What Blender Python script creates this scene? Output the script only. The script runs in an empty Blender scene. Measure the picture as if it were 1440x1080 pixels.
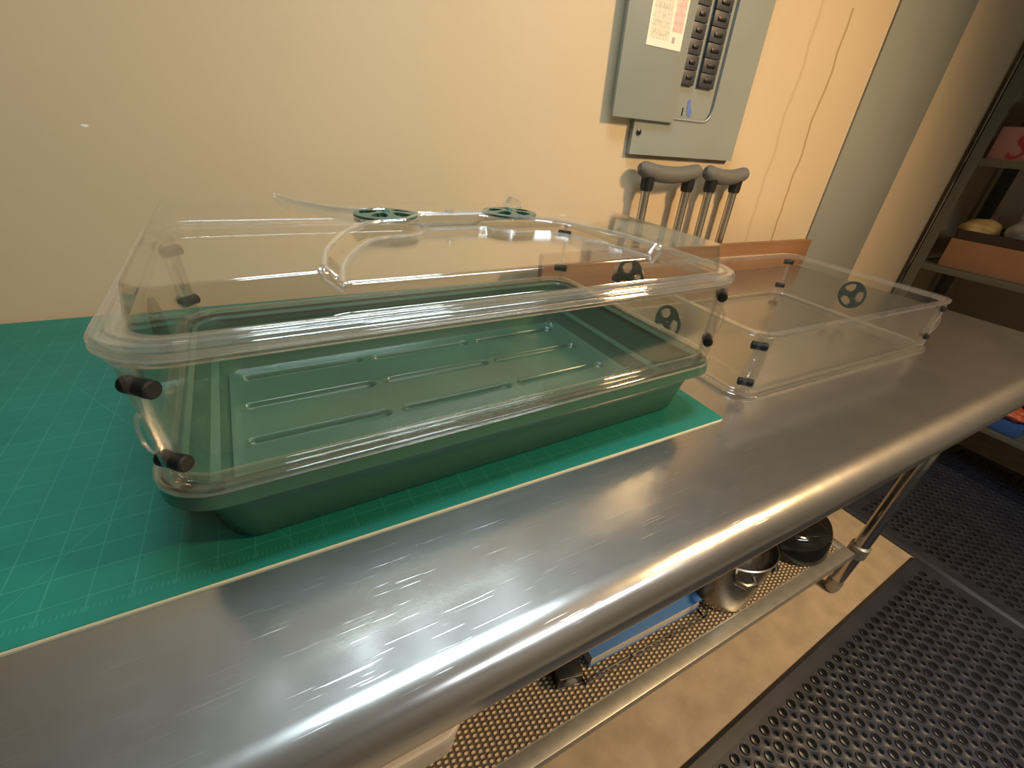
import bpy, bmesh, math, random
from mathutils import Matrix, Vector
random.seed(7)
C = bpy.context.scene.collection
PI = math.pi

# ------------------------------------------------------------------ materials
def new_mat(name):
    m = bpy.data.materials.new(name); m.use_nodes = True
    nt = m.node_tree; nt.nodes.clear()
    return m, nt, nt.nodes, nt.links

def pbr(name, col, rough=0.5, metal=0.0, var=0.0, vscale=8.0, bump=0.0, bscale=60.0, spec=0.5, coat=0.0, rvar=0.0, stretch=None):
    m, nt, N, L = new_mat(name)
    out = N.new('ShaderNodeOutputMaterial'); b = N.new('ShaderNodeBsdfPrincipled')
    L.new(b.outputs[0], out.inputs[0])
    b.inputs['Base Color'].default_value = (*col, 1); b.inputs['Roughness'].default_value = rough
    b.inputs['Metallic'].default_value = metal; b.inputs['Specular IOR Level'].default_value = spec
    b.inputs['Coat Weight'].default_value = coat
    tc = N.new('ShaderNodeTexCoord'); src = tc.outputs['Object']
    if stretch:
        mp = N.new('ShaderNodeMapping'); mp.inputs['Scale'].default_value = stretch
        L.new(src, mp.inputs[0]); src = mp.outputs[0]
    if var or rvar:
        n = N.new('ShaderNodeTexNoise'); n.inputs['Scale'].default_value = vscale; n.inputs['Detail'].default_value = 6
        L.new(src, n.inputs['Vector'])
        if var:
            r = N.new('ShaderNodeValToRGB'); r.color_ramp.elements[0].position = .3; r.color_ramp.elements[1].position = .7
            r.color_ramp.elements[0].color = (*[c*(1-var) for c in col], 1)
            r.color_ramp.elements[1].color = (*[min(1, c*(1+var)) for c in col], 1)
            L.new(n.outputs[0], r.inputs[0]); L.new(r.outputs[0], b.inputs['Base Color'])
        if rvar:
            mr = N.new('ShaderNodeMapRange'); mr.inputs['From Min'].default_value = .3; mr.inputs['From Max'].default_value = .7
            mr.inputs['To Min'].default_value = rough-rvar; mr.inputs['To Max'].default_value = rough+rvar
            L.new(n.outputs[0], mr.inputs[0]); L.new(mr.outputs[0], b.inputs['Roughness'])
    if bump:
        n2 = N.new('ShaderNodeTexNoise'); n2.inputs['Scale'].default_value = bscale; n2.inputs['Detail'].default_value = 4
        L.new(src, n2.inputs['Vector'])
        bp = N.new('ShaderNodeBump'); bp.inputs['Strength'].default_value = bump; bp.inputs['Distance'].default_value = .002
        L.new(n2.outputs[0], bp.inputs['Height']); L.new(bp.outputs[0], b.inputs['Normal'])
    return m

def clear(name, tint=(.97, .97, .95), haze=.0, rough=.05, refl=1.0, hazecol=(.85, .84, .8), base=.045):
    """clear plastic: transmits straight through, reflects by angle, scatters a little"""
    m, nt, N, L = new_mat(name)
    out = N.new('ShaderNodeOutputMaterial')
    tr = N.new('ShaderNodeBsdfTransparent'); tr.inputs[0].default_value = (*tint, 1)
    gl = N.new('ShaderNodeBsdfGlossy'); gl.inputs['Roughness'].default_value = rough; gl.inputs[0].default_value = (1, 1, 1, 1)
    lw = N.new('ShaderNodeLayerWeight'); lw.inputs[0].default_value = .5
    pw = N.new('ShaderNodeMath'); pw.operation = 'POWER'; pw.inputs[1].default_value = 4.0
    L.new(lw.outputs['Facing'], pw.inputs[0])
    ma = N.new('ShaderNodeMath'); ma.operation = 'MULTIPLY_ADD'; ma.inputs[1].default_value = .85*refl; ma.inputs[2].default_value = base*refl
    L.new(pw.outputs[0], ma.inputs[0])
    mx = N.new('ShaderNodeMixShader'); L.new(ma.outputs[0], mx.inputs[0])
    body = tr.outputs[0]
    if haze:
        df = N.new('ShaderNodeBsdfDiffuse'); df.inputs[0].default_value = (*hazecol, 1)
        tl = N.new('ShaderNodeBsdfTranslucent'); tl.inputs[0].default_value = (*hazecol, 1)
        dm = N.new('ShaderNodeMixShader'); dm.inputs[0].default_value = .5
        L.new(df.outputs[0], dm.inputs[1]); L.new(tl.outputs[0], dm.inputs[2])
        hm = N.new('ShaderNodeMixShader'); hm.inputs[0].default_value = haze
        L.new(tr.outputs[0], hm.inputs[1]); L.new(dm.outputs[0], hm.inputs[2]); body = hm.outputs[0]
    L.new(body, mx.inputs[1]); L.new(gl.outputs[0], mx.inputs[2]); L.new(mx.outputs[0], out.inputs[0])
    return m

def math_node(N, L, op, a, b=None, c=None):
    n = N.new('ShaderNodeMath'); n.operation = op
    for i, v in enumerate((a, b, c)):
        if v is None: continue
        if isinstance(v, (int, float)): n.inputs[i].default_value = v
        else: L.new(v, n.inputs[i])
    return n.outputs[0]

def mix_col(N, L, fac, a, b):
    n = N.new('ShaderNodeMix'); n.data_type = 'RGBA'
    if isinstance(fac, float): n.inputs[0].default_value = fac
    else: L.new(fac, n.inputs[0])
    for i, v in ((6, a), (7, b)):
        if isinstance(v, tuple): n.inputs[i].default_value = (*v, 1)
        else: L.new(v, n.inputs[i])
    return n.outputs[2]

def wall_material():
    m, nt, N, L = new_mat('tan_wall_paint')
    out = N.new('ShaderNodeOutputMaterial'); b = N.new('ShaderNodeBsdfPrincipled'); L.new(b.outputs[0], out.inputs[0])
    b.inputs['Roughness'].default_value = .55
    g = N.new('ShaderNodeNewGeometry'); sp = N.new('ShaderNodeSeparateXYZ'); L.new(g.outputs['Position'], sp.inputs[0])
    x, y, z = sp.outputs
    nz = N.new('ShaderNodeTexNoise'); nz.inputs['Scale'].default_value = 3.5; nz.inputs['Detail'].default_value = 5
    L.new(g.outputs['Position'], nz.inputs['Vector'])
    base = mix_col(N, L, nz.outputs[0], (.50, .395, .25), (.56, .445, .285))
    # two painted-over board joints, wavering a little as they climb
    wz = N.new('ShaderNodeTexNoise'); wz.noise_dimensions = '1D'; wz.inputs['Scale'].default_value = 6.0; wz.inputs['Detail'].default_value = 2
    L.new(z, wz.inputs['W'])
    wob = math_node(N, L, 'MULTIPLY_ADD', wz.outputs[0], .036, -.018)
    def joint(xc, half, strength):
        d = math_node(N, L, 'ABSOLUTE', math_node(N, L, 'SUBTRACT', math_node(N, L, 'ADD', x, wob), xc))
        lo = N.new('ShaderNodeMapRange'); L.new(d, lo.inputs[0]); lo.inputs[1].default_value = half*.4; lo.inputs[2].default_value = half
        lo.inputs[3].default_value = strength; lo.inputs[4].default_value = 0
        top = math_node(N, L, 'LESS_THAN', z, 1.52)
        return math_node(N, L, 'MULTIPLY', lo.outputs[0], top)
    base = mix_col(N, L, joint(1.405, .0055, .7), base, (.24, .16, .05))
    base = mix_col(N, L, joint(1.277, .0075, .32), base, (.30, .22, .10))
    # a chip of white in the paint
    dx = math_node(N, L, 'MULTIPLY', math_node(N, L, 'ADD', x, .184), 1.0)
    dz = math_node(N, L, 'MULTIPLY', math_node(N, L, 'SUBTRACT', z, 1.158), 2.4)
    dd = math_node(N, L, 'SQRT', math_node(N, L, 'ADD', math_node(N, L, 'MULTIPLY', dx, dx), math_node(N, L, 'MULTIPLY', dz, dz)))
    base = mix_col(N, L, math_node(N, L, 'LESS_THAN', dd, .004), base, (.75, .72, .65))
    L.new(base, b.inputs['Base Color'])
    n2 = N.new('ShaderNodeTexNoise'); n2.inputs['Scale'].default_value = 90; L.new(g.outputs['Position'], n2.inputs['Vector'])
    bp = N.new('ShaderNodeBump'); bp.inputs['Strength'].default_value = .08; bp.inputs['Distance'].default_value = .002
    L.new(n2.outputs[0], bp.inputs['Height']); L.new(bp.outputs[0], b.inputs['Normal'])
    return m

def cutting_mat_material():
    m, nt, N, L = new_mat('green_grid_vinyl')
    out = N.new('ShaderNodeOutputMaterial'); b = N.new('ShaderNodeBsdfPrincipled'); L.new(b.outputs[0], out.inputs[0])
    b.inputs['Roughness'].default_value = .5; b.inputs['Specular IOR Level'].default_value = .35
    tc = N.new('ShaderNodeTexCoord'); sp = N.new('ShaderNodeSeparateXYZ'); L.new(tc.outputs['Object'], sp.inputs[0])
    x, y, z = sp.outputs
    def lines(c, pitch, half, off):
        f = math_node(N, L, 'FRACT', math_node(N, L, 'MULTIPLY', math_node(N, L, 'ADD', c, off), 1/pitch))
        d = math_node(N, L, 'MULTIPLY', math_node(N, L, 'ABSOLUTE', math_node(N, L, 'SUBTRACT', f, .5)), pitch)
        return math_node(N, L, 'LESS_THAN', d, half)
    P = .0254
    nn = N.new('ShaderNodeTexNoise'); nn.inputs['Scale'].default_value = 22; nn.inputs['Detail'].default_value = 3
    L.new(tc.outputs['Object'], nn.inputs['Vector'])
    base = mix_col(N, L, nn.outputs[0], (.006, .120, .083), (.009, .148, .104))
    lx = lines(x, P, .0005, P*100.5); ly = lines(y, P, .0005, P*100.5)
    # only inside the printed border
    ins = lambda c, lo, hi: math_node(N, L, 'MULTIPLY', math_node(N, L, 'GREATER_THAN', c, lo), math_node(N, L, 'LESS_THAN', c, hi))
    inside = math_node(N, L, 'MULTIPLY', ins(x, .0115, .9025), ins(y, .0115, .598))
    grid = math_node(N, L, 'MULTIPLY', math_node(N, L, 'MAXIMUM', lx, ly), inside)
    # short ruler ticks along the border
    tk = lines(x, P/8, .0004, P*100.5)
    tk2 = lines(y, P/8, .0004, P*100.5)
    near = math_node(N, L, 'MULTIPLY', ins(y, .012, .0165), ins(x, .012, .902))
    near2 = math_node(N, L, 'MULTIPLY', ins(x, .8975, .902), ins(y, .012, .598))
    ticks = math_node(N, L, 'MAXIMUM', math_node(N, L, 'MULTIPLY', tk, near), math_node(N, L, 'MULTIPLY', tk2, near2))
    # sixty degree guides
    dg = lines(math_node(N, L, 'MULTIPLY_ADD', x, 1.732, y), .2032*1.732, .0009, 10.01)
    dg2 = lines(math_node(N, L, 'MULTIPLY_ADD', x, -1.732, y), .2032*1.732, .0009, 10.05)
    diag = math_node(N, L, 'MULTIPLY', math_node(N, L, 'MAXIMUM', dg, dg2), inside)
    allm = math_node(N, L, 'MAXIMUM', math_node(N, L, 'MAXIMUM', grid, ticks), math_node(N, L, 'MULTIPLY', diag, .8))
    wear = math_node(N, L, 'MULTIPLY', allm, math_node(N, L, 'MULTIPLY_ADD', nn.outputs[0], .55, .02))
    L.new(mix_col(N, L, wear, base, (.055, .25, .19)), b.inputs['Base Color'])
    return m

def steel_top_material():
    m, nt, N, L = new_mat('worn_stainless_top')
    out = N.new('ShaderNodeOutputMaterial'); b = N.new('ShaderNodeBsdfPrincipled'); L.new(b.outputs[0], out.inputs[0])
    b.inputs['Metallic'].default_value = 1; b.inputs['Base Color'].default_value = (.50, .485, .455, 1)
    b2 = N.new('ShaderNodeBsdfPrincipled'); b2.inputs['Metallic'].default_value = 1; b2.inputs['Base Color'].default_value = (.48, .465, .435, 1); b2.inputs['Roughness'].default_value = .52
    mxs = N.new('ShaderNodeMixShader'); mxs.inputs[0].default_value = .22
    L.new(b.outputs[0], mxs.inputs[1]); L.new(b2.outputs[0], mxs.inputs[2]); L.new(mxs.outputs[0], out.inputs[0])
    g = N.new('ShaderNodeNewGeometry')
    n = N.new('ShaderNodeTexNoise'); n.inputs['Scale'].default_value = 9; n.inputs['Detail'].default_value = 8; n.inputs['Roughness'].default_value = .65
    L.new(g.outputs['Position'], n.inputs['Vector'])
    mr = N.new('ShaderNodeMapRange'); L.new(n.outputs[0], mr.inputs[0])
    mr.inputs[1].default_value = .35; mr.inputs[2].default_value = .7; mr.inputs[3].default_value = .15; mr.inputs[4].default_value = .25
    L.new(mr.outputs[0], b.inputs['Roughness'])
    # fine scratches in several directions
    h = None
    for k, (ang, sc) in enumerate(((0.3, 260), (1.1, 200), (2.3, 230))):
        mp = N.new('ShaderNodeMapping'); mp.inputs['Rotation'].default_value = (0, 0, ang); mp.inputs['Scale'].default_value = (1.5, 60, 1)
        L.new(g.outputs['Position'], mp.inputs[0])
        s = N.new('ShaderNodeTexNoise'); s.inputs['Scale'].default_value = 9; s.inputs['Detail'].default_value = 2; L.new(mp.outputs[0], s.inputs['Vector'])
        t = N.new('ShaderNodeMapRange'); L.new(s.outputs[0], t.inputs[0]); t.inputs[1].default_value = .68; t.inputs[2].default_value = .8
        h = t.outputs[0] if h is None else math_node(N, L, 'ADD', h, t.outputs[0])
    wv = N.new('ShaderNodeTexNoise'); wv.inputs['Scale'].default_value = 2.2; wv.inputs['Detail'].default_value = 1; L.new(g.outputs['Position'], wv.inputs['Vector'])
    tot = math_node(N, L, 'ADD', math_node(N, L, 'MULTIPLY', h, .14), math_node(N, L, 'MULTIPLY', wv.outputs[0], .6))
    bp = N.new('ShaderNodeBump'); bp.inputs['Strength'].default_value = .35; bp.inputs['Distance'].default_value = .0016
    L.new(tot, bp.inputs['Height']); L.new(bp.outputs[0], b.inputs['Normal'])
    return m

def liner_material():
    m, nt, N, L = new_mat('beige_knobbly_liner')
    out = N.new('ShaderNodeOutputMaterial'); b = N.new('ShaderNodeBsdfPrincipled'); L.new(b.outputs[0], out.inputs[0])
    b.inputs['Roughness'].default_value = .6
    tc = N.new('ShaderNodeTexCoord'); sp = N.new('ShaderNodeSeparateXYZ'); L.new(tc.outputs['Object'], sp.inputs[0])
    x, y, z = sp.outputs
    px, py = .0125, .0095
    row = math_node(N, L, 'FLOOR', math_node(N, L, 'DIVIDE', x, px))
    odd = math_node(N, L, 'MULTIPLY', math_node(N, L, 'MODULO', math_node(N, L, 'ADD', row, 200.0), 2.0), .5)
    fx = math_node(N, L, 'SUBTRACT', math_node(N, L, 'FRACT', math_node(N, L, 'DIVIDE', x, px)), .5)
    fy = math_node(N, L, 'SUBTRACT', math_node(N, L, 'FRACT', math_node(N, L, 'ADD', math_node(N, L, 'DIVIDE', y, py), odd)), .5)
    d2 = math_node(N, L, 'ADD', math_node(N, L, 'MULTIPLY', fx, fx), math_node(N, L, 'MULTIPLY', fy, fy))
    h = N.new('ShaderNodeMapRange'); h.interpolation_type = 'SMOOTHSTEP'; L.new(d2, h.inputs[0])
    h.inputs[1].default_value = .02; h.inputs[2].default_value = .23; h.inputs[3].default_value = 1; h.inputs[4].default_value = 0
    L.new(mix_col(N, L, h.outputs[0], (.10, .075, .045), (.62, .50, .33)), b.inputs['Base Color'])  # shade between the knobs is put into the colour
    bp = N.new('ShaderNodeBump'); bp.inputs['Strength'].default_value = 1; bp.inputs['Distance'].default_value = .004
    L.new(h.outputs[0], bp.inputs['Height']); L.new(bp.outputs[0], b.inputs['Normal'])
    return m

def label_material():
    """blurred circuit directory: rows of handwriting-like marks, a reddish column at one side"""
    m, nt, N, L = new_mat('printed_directory')
    out = N.new('ShaderNodeOutputMaterial'); b = N.new('ShaderNodeBsdfPrincipled'); L.new(b.outputs[0], out.inputs[0])
    b.inputs['Roughness'].default_value = .6
    tc = N.new('ShaderNodeTexCoord'); sp = N.new('ShaderNodeSeparateXYZ'); L.new(tc.outputs['Object'], sp.inputs[0])
    x, y, z = sp.outputs
    mp = N.new('ShaderNodeMapping'); mp.inputs['Scale'].default_value = (260, 1, 90); L.new(tc.outputs['Object'], mp.inputs[0])
    n = N.new('ShaderNodeTexNoise'); n.inputs['Scale'].default_value = 1; n.inputs['Detail'].default_value = 2; L.new(mp.outputs[0], n.inputs['Vector'])
    ink = math_node(N, L, 'GREATER_THAN', n.outputs[0], .53)
    row = math_node(N, L, 'GREATER_THAN', math_node(N, L, 'FRACT', math_node(N, L, 'MULTIPLY', z, 75.0)), .35)
    def box(a, c, lo, hi):
        w = math_node(N, L, 'MULTIPLY', math_node(N, L, 'GREATER_THAN', x, a), math_node(N, L, 'LESS_THAN', x, c))
        v = math_node(N, L, 'MULTIPLY', math_node(N, L, 'GREATER_THAN', z, lo), math_node(N, L, 'LESS_THAN', z, hi))
        return math_node(N, L, 'MULTIPLY', w, v)
    body = box(.007, .056, .012, .4); side = box(.062, .090, .028, .4); dot = box(.066, .074, .010, .020)
    col = mix_col(N, L, body, (.80, .74, .60), (.66, .62, .47))
    col = mix_col(N, L, side, col, (.66, .42, .36))
    col = mix_col(N, L, math_node(N, L, 'MULTIPLY', math_node(N, L, 'MULTIPLY', ink, row), math_node(N, L, 'MULTIPLY', body, .35)), col, (.24, .22, .18))
    col = mix_col(N, L, math_node(N, L, 'MULTIPLY', math_node(N, L, 'MULTIPLY', ink, row), math_node(N, L, 'MULTIPLY', side, .4)), col, (.80, .74, .66))
    col = mix_col(N, L, math_node(N, L, 'MULTIPLY', dot, .7), col, (.2, .17, .15))
    L.new(col, b.inputs['Base Color'])
    return m

M = {}
M['wall'] = wall_material()
M['plain_wall'] = pbr('plain_wall_paint', (.55, .46, .34), .6)
M['ceiling'] = pbr('ceiling_paint', (.62, .60, .56), .8)
M['concrete'] = pbr('tan_concrete', (.42, .33, .22), .75, var=.16, vscale=14, bump=.25, bscale=120)
M['steel_top'] = steel_top_material()
M['chrome'] = pbr('leg_chrome', (.55, .53, .50), .22, 1, rvar=.06, vscale=30)
M['galv'] = pbr('galvanised_steel', (.40, .40, .36), .42, .7, var=.1, vscale=40)
M['mat_green'] = cutting_mat_material()
M['mat_edge'] = pbr('cream_vinyl_core', (.62, .62, .42), .5)
M['tray_green'] = pbr('dark_green_plastic', (.042, .108, .068), .22, var=.07, vscale=6, spec=.5, bump=.04, bscale=300)
M['clear'] = clear('clear_sheet', (.975, .975, .96), haze=.005, rough=.06)
M['clear_rim'] = clear('clear_rim', (.93, .925, .90), haze=.07, rough=.05, refl=1.0, base=.13)
M['clear_glint'] = clear('clear_glint', (.95, .945, .92), haze=.16, rough=.12, refl=1.0, base=.20)  # extra haze and reflection for the added highlight tubes on the lid
M['clear_lid'] = clear('clear_lid_sheet', (.965, .955, .94), haze=.006, rough=.07, refl=.9, base=.085)
M['peg'] = pbr('black_rubber_peg', (.008, .010, .010), .55, spec=.3)
M['vent'] = pbr('green_vent_plastic', (.028, .085, .060), .3)
M['vent_dark'] = pbr('dark_vent_plastic', (.012, .030, .022), .35)
M['brown_wood'] = pbr('reddish_brown_board', (.20, .095, .040), .55, var=.15, vscale=5, stretch=(1, 8, 14))
M['grey_paint'] = pbr('grey_green_paint', (.235, .24, .205), .5, var=.06, vscale=4, bump=.08, bscale=60)
M['panel_grey'] = pbr('panel_grey_enamel', (.24, .26, .225), .38, var=.03, vscale=10)
M['breaker'] = pbr('breaker_bakelite', (.035, .038, .045), .45, var=.3, vscale=60)
M['label'] = label_material()
M['blue_sticker'] = pbr('blue_sticker_print', (.10, .16, .42), .5)
M['crutch_pad'] = pbr('grey_foam_pad', (.105, .10, .085), .7, bump=.2, bscale=200)
M['crutch_tube'] = pbr('aluminium_tube', (.62, .58, .50), .3, 1)
M['rubber'] = pbr('black_floor_rubber', (.028, .031, .042), .45, var=.25, vscale=12, spec=.5)
M['dark_plastic'] = pbr('black_plastic', (.012, .012, .013), .35)
M['black_wire'] = pbr('black_coated_wire', (.02, .02, .02), .35)
M['blue_cover'] = pbr('blue_card_cover', (.045, .16, .40), .45)
M['paper'] = pbr('white_page_edges', (.72, .66, .58), .7, bump=.3, bscale=400, stretch=(1, 1, 30))
M['pot_steel'] = pbr('brushed_pot_steel', (.42, .40, .36), .28, 1, rvar=.05, vscale=20)
M['dark_glossy'] = pbr('dark_glossy_enamel', (.012, .011, .010), .09, 0, spec=.7)
M['white_tub'] = pbr('off_white_plastic', (.60, .54, .44), .4)
M['button_grey'] = pbr('grey_button', (.20, .19, .17), .35)
M['shelf_metal'] = pbr('olive_shelf_steel', (.13, .125, .095), .5, .2)
M['red_box'] = pbr('pinkish_card', (.42, .20, .16), .6)
M['red_ink'] = pbr('red_ink', (.35, .02, .025), .6)
M['cardboard'] = pbr('brown_cardboard', (.34, .165, .075), .75, var=.08, vscale=9)
M['dark_tray'] = pbr('dark_brown_tray', (.045, .03, .022), .5)
M['bread'] = pbr('golden_crust', (.55, .36, .13), .6, var=.2, vscale=14)
M['bag'] = clear('thin_white_bag', (.9, .88, .84), haze=.5, rough=.2, hazecol=(.80, .74, .66))
M['navy'] = pbr('navy_fabric', (.02, .025, .05), .7)
M['orange'] = pbr('orange_plastic', (.60, .13, .05), .4)
M['blue_plastic'] = pbr('blue_plastic', (.03, .09, .28), .4)
M['fixture'] = pbr('white_fixture_enamel', (.7, .7, .68), .5)

# ------------------------------------------------------------------ helpers
def mk(name, verts, faces, mat, parent=None, smooth=35, loc=None, rz=0.0):
    me = bpy.data.meshes.new(name); me.from_pydata([tuple(v) for v in verts], [], faces); me.update()
    bm = bmesh.new(); bm.from_mesh(me); bmesh.ops.recalc_face_normals(bm, faces=bm.faces); bm.to_mesh(me); bm.free()
    if mat: me.materials.append(mat)
    if smooth:
        me.shade_smooth(); me.set_sharp_from_angle(angle=math.radians(smooth))
    o = bpy.data.objects.new(name, me); C.objects.link(o)
    if parent: o.parent = parent
    if loc: o.location = loc
    o.rotation_euler.z = rz
    return o

class MB:
    """collects shapes into one mesh"""
    def __init__(s): s.v = []; s.f = []
    def add(s, v, f):
        k = len(s.v); s.v += [tuple(p) for p in v]; s.f += [tuple(i+k for i in q) for q in f]; return s
    def box(s, a, b, ch=0.0, mtx=None):
        x0, y0, z0 = a; x1, y1, z1 = b
        bm = bmesh.new(); bmesh.ops.create_cube(bm, size=1)
        for v in bm.verts:
            v.co = Vector(((x0+x1)/2+v.co.x*(x1-x0), (y0+y1)/2+v.co.y*(y1-y0), (z0+z1)/2+v.co.z*(z1-z0)))
        if ch: bmesh.ops.bevel(bm, geom=list(bm.edges), offset=ch, segments=2, affect='EDGES', profile=.6)
        if mtx is not None: bmesh.ops.transform(bm, matrix=mtx, verts=bm.verts)
        bm.verts.index_update(); s.add([v.co[:] for v in bm.verts], [[v.index for v in f.verts] for f in bm.faces]); bm.free(); return s
    def tube(s, pts, r, n=12, closed=False):
        pts = [Vector(p) for p in pts]; m = len(pts); rs = r if isinstance(r, (list, tuple)) else [r]*m
        vs = []; prev = None
        for i, p in enumerate(pts):
            if closed: t = (pts[(i+1) % m]-pts[i-1]).normalized()
            else: t = (pts[min(i+1, m-1)]-pts[max(i-1, 0)]).normalized()
            if prev is None:
                a = Vector((0, 0, 1)) if abs(t.z) < .9 else Vector((1, 0, 0))
                u = (a-t*a.dot(t)).normalized()
            else: u = (prev-t*prev.dot(t)).normalized()
            prev = u; w = t.cross(u)
            vs += [p+(u*math.cos(2*PI*k/n)+w*math.sin(2*PI*k/n))*rs[i] for k in range(n)]
        fs = [(i*n+k, i*n+(k+1) % n, ((i+1) % m)*n+(k+1) % n, ((i+1) % m)*n+k) for i in range(m if closed else m-1) for k in range(n)]
        if not closed: fs += [tuple(range(n))[::-1], tuple((m-1)*n+k for k in range(n))]
        return s.add(vs, fs)
    def lathe(s, prof, n=40, centre=(0, 0, 0), cap=True, mtx=None):
        vs = []
        for r, z in prof:
            for k in range(n):
                v = Vector((r*math.cos(2*PI*k/n), r*math.sin(2*PI*k/n), z))
                if mtx is not None: v = mtx @ v
                vs.append(v+Vector(centre))
        m = len(prof)
        fs = [(i*n+k, i*n+(k+1) % n, (i+1)*n+(k+1) % n, (i+1)*n+k) for i in range(m-1) for k in range(n)]
        if cap: fs += [tuple(range(n))[::-1], tuple((m-1)*n+k for k in range(n))]
        return s.add(vs, fs)
    def prism(s, poly, d0, d1, axis='y'):
        """extrude a 2-D outline; axis y: outline in x,z ; z: outline in x,y ; x: outline in y,z"""
        n = len(poly)
        f = {'y': lambda p, d: (p[0], d, p[1]), 'z': lambda p, d: (p[0], p[1], d), 'x': lambda p, d: (d, p[0], p[1])}[axis]
        vs = [f(p, d0) for p in poly]+[f(p, d1) for p in poly]
        fs = [tuple(range(n))[::-1], tuple(range(n, 2*n))]+[(i, (i+1) % n, n+(i+1) % n, n+i) for i in range(n)]
        return s.add(vs, fs)
    def build(s, name, mat, parent=None, smooth=35, loc=None, rz=0.0): return mk(name, s.v, s.f, mat, parent, smooth, loc, rz)

def empty(name, loc=(0, 0, 0), rz=0.0, rot=None):
    o = bpy.data.objects.new(name, None); C.objects.link(o); o.location = loc; o.rotation_euler = rot or (0, 0, rz); o.empty_display_size = .05
    return o
def tag(o, label, cat, group=None, kind=None):
    o['label'] = label; o['category'] = cat
    if group: o['group'] = group
    if kind: o['kind'] = kind
    return o
def struct(o): o['kind'] = 'structure'; return o
def copy_tree(o, parent=None):
    c = o.copy(); C.objects.link(c)
    if parent: c.parent = parent
    for ch in list(o.children): copy_tree(ch, c)
    return c

def rr(L_, W_, d, r, n=10):
    """rounded rectangle 0..L x 0..W shrunk by d, corner radius r at d = 0; starts at the front edge, runs counter-clockwise"""
    r = max(r-d, .002); x0, y0, x1, y1 = d, d, L_-d, W_-d; pts = []
    for cx, cy, a0 in ((x1-r, y0+r, -PI/2), (x1-r, y1-r, 0), (x0+r, y1-r, PI/2), (x0+r, y0+r, PI)):
        for k in range(n+1):
            a = a0+PI/2*k/n; pts.append((cx+r*math.cos(a), cy+r*math.sin(a)))
    return pts
def ring(L_, W_, prof, r, name, mat, parent, n=10, smooth=40):
    """sweep a closed cross-section [(inset, z)] round the rectangle"""
    loops = [[(x, y, z) for x, y in rr(L_, W_, d, r, n)] for d, z in prof]
    m = len(loops[0]); k = len(prof); vs = [p for lp in loops for p in lp]
    fs = [(j*m+i, j*m+(i+1) % m, ((j+1) % k)*m+(i+1) % m, ((j+1) % k)*m+i) for j in range(k) for i in range(m)]
    return mk(name, vs, fs, mat, parent, smooth)
def side_sheet(L_, W_, prof, r, side, n=10):
    """one wall of the collar: the closed cross-section swept along one side and half of each corner"""
    loops = [[(x, y, z) for x, y in rr(L_, W_, d, r, n)] for d, z in prof]
    m = 4*(n+1); h = n//2
    # corner blocks: 0 front-right, 1 back-right, 2 back-left, 3 front-left
    a, b = {'front': (3, 0), 'right': (0, 1), 'back': (1, 2), 'left': (2, 3)}[side]
    idx = [a*(n+1)+h+i for i in range(n-h+1)]+[b*(n+1)+i for i in range(h+1)]
    k = len(prof); q = len(idx); vs = [lp[i] for lp in loops for i in idx]
    fs = [(j*q+i, j*q+i+1, ((j+1) % k)*q+i+1, ((j+1) % k)*q+i) for j in range(k) for i in range(q-1)]
    fs += [tuple(j*q for j in range(k)), tuple(j*q+q-1 for j in range(k))[::-1]]
    return vs, fs

# ------------------------------------------------------------------ camera
cam_d = bpy.data.cameras.new('camera'); cam = bpy.data.objects.new('camera', cam_d); C.objects.link(cam)
RM = ((0.8694619197, -0.4875473455, 0.0795836418), (-0.2070097885, -0.5058607982, -0.8374077862), (0.4485341878, 0.7116195885, -0.5407537736))
right = Vector(RM[0]); up = -Vector(RM[1]); back = -Vector(RM[2])
mw = Matrix((right, up, back)).transposed().to_4x4(); mw.translation = Vector((0, 0, 1.205))
cam.matrix_world = mw
cam_d.sensor_width = 36; cam_d.lens = 611.96*36/1440
cam_d.shift_x = -31.18/1440; cam_d.shift_y = 32.90/1440
cam_d.clip_start = .01
bpy.context.scene.camera = cam

# ------------------------------------------------------------------ the room
YW = .90
struct(MB().box((-2.4, YW, 0), (3.3, YW+.1, 2.5)).build('wall_back', M['wall'], smooth=0))
struct(MB().box((-2.5, -2.6, 0), (-2.4, YW+.1, 2.5)).build('wall_left', M['plain_wall'], smooth=0))
struct(MB().box((3.2, -2.6, 0), (3.3, YW, 2.5)).build('wall_right', M['plain_wall'], smooth=0))
struct(MB().box((-2.4, -2.7, 0), (3.3, -2.6, 2.5)).build('wall_front', M['plain_wall'], smooth=0))
struct(MB().box((-2.5, -2.7, -.1), (3.3, YW+.1, 0)).build('floor', M['concrete'], smooth=0))
struct(MB().box((-2.5, -2.7, 2.5), (3.3, YW+.1, 2.6)).build('ceiling', M['ceiling'], smooth=0))
# wide board painted grey that climbs the wall beside the shelving
struct(MB().box((1.595, YW-.007, 0), (1.995, YW-.0005, 2.5), .004).build('trim_1', M['grey_paint']))

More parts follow.
